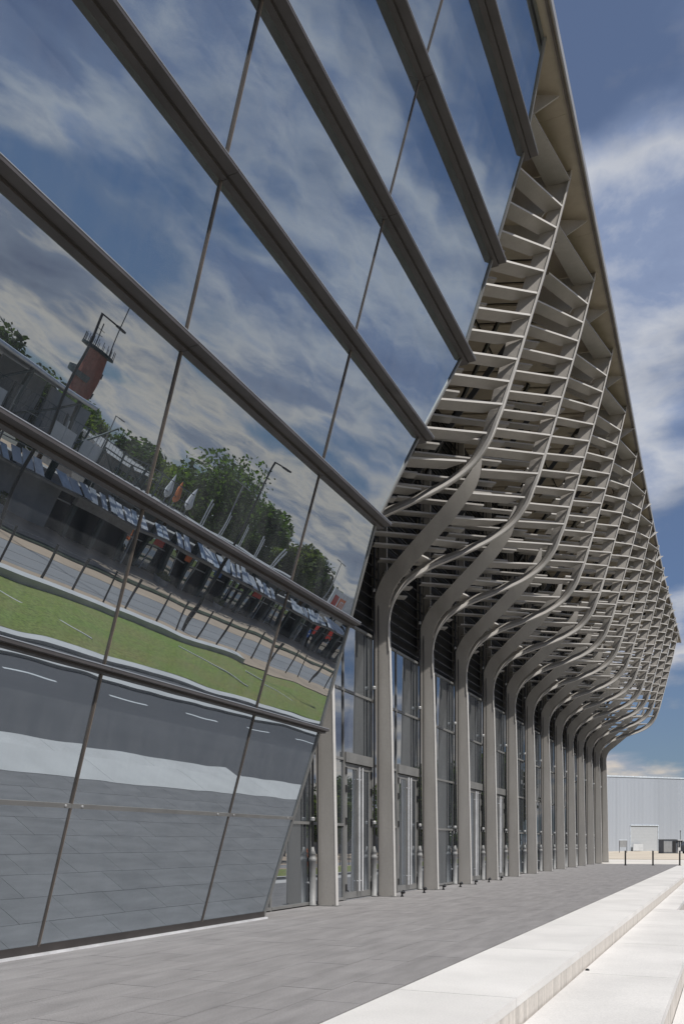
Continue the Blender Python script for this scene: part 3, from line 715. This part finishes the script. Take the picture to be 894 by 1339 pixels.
fmm = fm_.mesh('mesh_panel', MESH)
for k in range(15):
    link('fence_post', fp, gb, (.85, k * 2.15, 6.15)); link('mesh_panel', fmm, gb, (.85, k * 2.15, 6.15))
# canopy on the near part
MB().box((-.6, -6, 9.3), (8, 17.5, 9.5)).obj('canopy_roof', PANELG, gb)
MB().tube([(-.7, -6, 9.42), (-.7, 17.5, 9.42)], .13, 8).obj('canopy_edge', WHITEM, gb)
for k in range(5):
    y = k * 4.2
    MB().box((-.1, y, 6.15), (.1, y + .2, 9.3)).bar((-.3, y, 6.2), (-.3, y + 4.1, 9.2), .1).obj('canopy_post', TEAL, gb)
    MB().box((3.0, y + .3, 6.15), (3.1, y + 4.0, 9.2)).obj('wall_panel', PANELG, gb)
for i, (y, nm) in enumerate(((41, 'left of the dark opening'), (57.5, 'right of the dark opening'), (66, 'further right along the shopfronts'))):
    pb = thing('planter', 'round concrete planter with a clipped shrub %s' % nm, 'planter', (30.2, y, ZS + .02), 'planters on the pavement of the gallery')
    MB().lathe([(.45, 0), (.55, .5), (.5, .5), (.45, .42)], n=14).obj('pot', LINT, pb)
    o = link('shrub', leaf_mesh(260, .6, .5, .8, 30 + i, LEAF[2], 6, .12), pb)
# objects on the deck
def parasol(y, m, nm, h=2.3, x=33.5):
    p = thing('closed_parasol', nm, 'parasol', (x, y, ZS + 6.15), 'closed parasols on the upper deck')
    MB().tube([(0, 0, 0), (0, 0, h + .1)], .03).obj('pole', GALV, p)
    MB().lathe([(.06, .55), (.24, .8), (.30, 1.1), (.16, 1.9), (.03, h)], n=8).obj('canopy', m, p)
    MB().lathe([(.3, 0), (.3, .08), (.1, .1)], n=10).obj('foot', LINT, p)
parasol(57.6, WHITEF, 'closed white parasol left of the orange one on the upper deck', 2.6)
parasol(58.7, ORANGE, 'closed orange parasol on the upper deck of the gallery', 2.4)
parasol(60.3, WHITEF, 'closed white parasol right of the orange one on the upper deck', 2.5)
for y, nm in ((62.4, 'nearest the parasols'), (65.4, 'second from the parasols'), (68.8, 'third from the parasols'), (72.5, 'fourth from the parasols'), (76, 'furthest from the parasols')):
    p = thing('flag_pole', 'pair of short white poles on the deck, ' + nm, 'pole', (33.5, y, ZS + 6.15), 'white poles on the upper deck')
    MB().tube([(0, 0, 0), (0, 0, 2.4)], .05).obj('pole', WHITEM, p); MB().tube([(0, .3, 0), (0, .3, 2.2)], .05).obj('pole', WHITEM, p)
# round blue sign and advertising board
rs = thing('road_sign', 'round blue road sign on a grey post beside the pavement', 'sign', (26.5, 76.5, ZS))
MB().tube([(0, 0, 0), (0, 0, 2.6)], .04).obj('post', GALV, rs)
MB().tube([(-.03, 0, 2.3), (-.06, 0, 2.3)], .42, 20).obj('sign_face', BLUE, rs)
MB().prism([(-.065, -.25, 2.24), (-.065, .12, 2.24), (-.065, .12, 2.18), (-.065, .3, 2.3), (-.065, .12, 2.42), (-.065, .12, 2.36), (-.065, -.25, 2.36)], (-.01, 0, 0)).obj('arrow', WHITEF, rs)
bb = thing('advertising_board', 'large white advertising board with red and orange squares', 'billboard', (32.5, 86, ZS))
MB().box((-.1, -.1, 5.2), (.1, 6.2, 8.0)).obj('board', WHITEF, bb)
MB().box((-.14, .8, 5.9), (-.101, 2.4, 7.4)).obj('red_square', RED, bb)
MB().box((-.14, 2.9, 5.9), (-.101, 4.4, 7.4)).obj('orange_square', ORP, bb)
mm = MB()
for yy in (3.25, 3.62, 3.99): mm.box((-.16, yy, 6.2), (-.141, yy + .12, 6.95))
mm.box((-.16, 3.25, 6.95), (-.141, 4.11, 7.07)).obj('letter', WHITEF, bb)
MB().tube([(.15, .8, 0), (.15, .8, 5.2)], .12).obj('post', GALV, bb); MB().tube([(.15, 5.2, 0), (.15, 5.2, 5.2)], .12).obj('post', GALV, bb)
# orange box
ob = thing('orange_bin', 'orange container standing by the fence across the road', 'container', (16.3, 73.2, ZS))
MB().box((0, 0, .1), (.7, .9, 1.7)).obj('body', ORP, ob); MB().box((-.03, -.03, 1.7), (.73, .93, 1.78)).obj('lid', ORANGE, ob)
rb = thing('red_van', 'small red van parked on the far side of the street', 'van', (20, 112, ZS + .02))
MB().prism([(0, -2.2, .4), (0, -2.1, 1.0), (0, -1.2, 1.9), (0, 2.1, 1.95), (0, 2.2, .45)], (1.8, 0, 0)).obj('body', RED, rb)
for wy in (-1.4, 1.4):
    for wx in (-.02, 1.64): MB().tube([(wx, wy, .32), (wx + .18, wy, .32)], .32, 14).obj('wheel', ROD, rb)
MB().box((-.012, -1.1, 1.1), (-.002, 1.7, 1.7)).obj('window', KGL, rb)

# lamps
def lamp(x, y, h, arm, nm, m=ROD, two=False):
    p = thing('street_lamp', nm, 'street lamp', (x, y, ZS), 'street lamps across the road')
    MB().tube([(0, 0, 0), (0, 0, h)], [.11, .06], 8).obj('pole', m, p)
    a = MB().bar((0, 0, h - .03), (0, arm, h), .07)
    if two: a.bar((0, 0, h - .03), (0, -arm, h), .07)
    a.obj('arm', m, p)
    MB().box((-.14, arm, h - .05), (.14, arm + .7, h + .05)).obj('lamp_head', GALV if m is not ROD else DARKM, p)
    if two: MB().box((-.14, -arm - .7, h - .05), (.14, -arm, h + .05)).obj('lamp_head', GALV, p)
lamp(17.9, 46.5, 12.1, 1.0, 'tall black street lamp at the fence beside the grass verge')
lamp(24.5, 36.3, 13.0, 1.2, 'tall black street lamp before the canopy of the gallery')
lamp(40, 74, 11.3, .7, 'pale twin armed street lamp before the big tree', GALV, True)
lamp(40, 98, 11.0, .7, 'pale twin armed street lamp right of the big tree', GALV, True)
lamp(40, 122, 11.0, .7, 'pale twin armed street lamp above the advertising board', GALV, True)
lamp(44, 60, 10.5, .6, 'pale street lamp behind the deck fence', GALV)

# brick red tower
tw = thing('brick_tower', 'red brick tower wrapped by dark spiral walkways with masts on its roof', 'tower', (110, 115.8, ZS))
MB().lathe([(1.9, 0), (1.75, 20.2), (1.7, 20.21)], n=24).obj('shaft', BRICK, tw)
for z in (8.5, 12.2, 15.6):
    q = MB()
    st = []
    for k in range(20):
        an = -2.6 + k * .22; zz_ = z + k * .09
        st.append([(1.7 * math.cos(an), 1.7 * math.sin(an), zz_), (2.7 * math.cos(an), 2.7 * math.sin(an), zz_), (2.7 * math.cos(an), 2.7 * math.sin(an), zz_ + .9), (1.7 * math.cos(an), 1.7 * math.sin(an), zz_ + .3)])
    q.loft(st).obj('walkway', TEAL, tw)
MB().lathe([(1.8, 20.2), (2.9, 20.4), (2.9, 20.7), (1.0, 20.8)], n=20).obj('top_deck', TEAL, tw)
rl = MB()
for k in range(20):
    an = k * math.pi / 10; rl.bar((2.8 * math.cos(an), 2.8 * math.sin(an), 20.7), (2.8 * math.cos(an), 2.8 * math.sin(an), 21.9), .07)
rl.obj('railing', ROD, tw)
MB().tube([(-1, 1.5, 20.7), (-1, 1.5, 29)], .1).obj('mast', DARKM, tw)
MB().tube([(0, -1.2, 20.7), (0, -1.2, 24.3)], .09).bar((-.8, -1.2, 22.5), (.8, -1.2, 22.5), .08).bar((0, -2, 23.3), (0, -.4, 23.3), .08).obj('antenna', DARKM, tw)

# distant halls in the background
def shed(x, y, wx, wy, h, nm, m=PANELG):
    p = thing('far_shed', nm, 'building', (x, y, ZS), 'low sheds far beyond the trees')
    MB().box((0, 0, 0), (wx, wy, h)).obj('wall', m, p)
    MB().prism([(-.5, -.5, h), (wx / 2, -.5, h + 1.6), (wx + .5, -.5, h)], (0, wy + 1, 0)).obj('roof', LINT, p)
    for k in range(int(wy / 8)): MB().box((-.06, 3 + k * 8, h - 3), (-.003, 7 + k * 8, h - 1)).obj('window', KGL, p)
shed(75, 92, 14, 26, 7.5, 'low pale shed just right of the brick tower')
shed(72, 128, 14, 30, 7.2, 'low pale shed between two clumps of trees')
shed(60, 165, 16, 40, 6.5, 'long pale shed near the end of the tree line')

# ------------------------------------------------------------------ trees
def trunk_mesh(h, r0, seed):
    r = random.Random(seed); m = MB().tube([(0, 0, 0), (.1, .05, h * .4), (.05, .15, h * .75)], [r0, r0 * .75, r0 * .35], 8)
    for _ in range(6):
        an = r.uniform(0, 6.28); z = h * r.uniform(.3, .6)
        m.tube([(.08, .08, z), (math.cos(an) * h * .12, math.sin(an) * h * .12, z + h * .12), (math.cos(an) * h * .22, math.sin(an) * h * .22, z + h * .28)], [r0 * .4, r0 * .25, r0 * .08], 6)
    return m.mesh('trunk', BARK)
kinds = []
for i, (hh, rx, li, seed) in enumerate(((13, 4.6, 0, 3), (11, 3.9, 2, 5), (12, 3.2, 1, 9))):
    kinds.append((leaf_mesh(5200, rx, hh * .40, hh * .60, seed, LEAF[li], 16), trunk_mesh(hh, .28, seed)))
big = (leaf_mesh(7000, 6.6, 6.6, 9.4, 21, LEAF[0], 30, .30), trunk_mesh(14, .4, 21))
def tree(x, y, k, sc_, rz_, nm, cat='tree', grp='trees beyond the street', z=ZS):
    cm, tm = kinds[k] if k < 9 else big
    p = thing('broadleaf_tree', nm, cat, (x, y, z), grp, rz_); p.scale = (sc_, sc_, sc_ * rnd.uniform(.95, 1.05))
    link('trunk', tm, p); link('crown', cm, p)
tree(60, 98.5, 9, 1.02, .3, 'big loose crowned tree standing behind the closed parasols', grp=None)
tree(60, 59, 2, 1.12, .3, 'dark tall tree behind the canopy roof of the gallery')
tree(63, 52, 0, 1.1, 1.3, 'round tree behind the canopy roof, left of the dark one')
tree(60, 66.5, 2, .98, 2.1, 'dark tree just left of the brick tower')
tree(70, 76, 2, .85, 4, 'dark tree at the foot of the brick tower')
line = [(68, 70, 2, .8), (90, 100, 0, .8), (95, 108, 1, .85), (80, 104, 2, .85), (84, 116, 1, .9), (66, 96, 1, .7), (78, 86, 2, .8), (84, 94, 1, .78), (88, 110, 2, .9), (92, 121, 2, .85), (70, 103, 1, .8), (85, 132, 0, .9), (72, 120, 1, .75), (80, 145, 2, .92), (62, 112, 0, .82), (58, 119, 1, .8), (64, 128, 1, .8), (66, 139, 2, .85), (58, 150, 1, .85),
        (50, 132, 1, .72), (46, 146, 0, .9), (40, 158, 1, 1.0), (34, 168, 0, 1.1), (31, 150, 1, .85), (30, 134, 0, .78), (29, 180, 0, 1.25), (30, 192, 1, 1.3), (30, 206, 0, 1.4), (33, 222, 2, 1.4), (36, 122, 1, .72), (33, 112, 1, .66), (38, 176, 2, 1.2)]
ORD = 'first second third fourth fifth sixth seventh eighth ninth tenth eleventh twelfth thirteenth fourteenth fifteenth sixteenth seventeenth eighteenth nineteenth twentieth twenty-first twenty-second twenty-third twenty-fourth twenty-fifth twenty-sixth twenty-seventh twenty-eighth twenty-ninth thirtieth thirty-first thirty-second'.split()
words = ['mid green', 'bright green', 'dark green']
for i, (x_, y_, k, s_) in enumerate(line):
    rank = sorted(line, key=lambda t: t[1]).index(line[i])
    tree(x_, y_, k, s_ * (1.3 if y_ > 140 else 1.25), i * 1.7, '%s leafy tree, %s from the brick tower in the far tree line' % (words[k], ORD[rank]), grp='%s trees of the tree line' % words[k])
# far wood on the horizon
fw = leaf_mesh(100, 1, 1, 1, 1, LEAF[1], 3)
v = []; f = []
r = random.Random(4)
for _ in range(26000):
    an = r.uniform(0, 1); y_ = lerp(-60, 700, an); x_ = 190 + 60 * math.sin(an * 4) + r.gauss(0, 6)
    hmax = 9 + 3 * math.sin(y_ * .11) + 2 * math.sin(y_ * .31 + 1)
    z_ = ZS + hmax * r.random() ** .7
    s2 = r.uniform(.6, 1.4); a = Vector((r.gauss(0, 1), r.gauss(0, 1), r.gauss(0, 1))).normalized(); b = a.cross(Vector((0, .3, 1))).normalized(); p = Vector((x_, y_, z_)); o = len(v)
    v += [tuple(p - a * s2), tuple(p + b * s2), tuple(p + a * s2), tuple(p - b * s2)]; f.append((o, o + 1, o + 2, o + 3))
me = bpy.data.meshes.new('far_wood'); me.from_pydata(v, [], f); me.materials.append(LEAF[1])
tag(link('far_wood', me), 'far off wood behind the sheds and the tower', 'wood', kind='stuff')
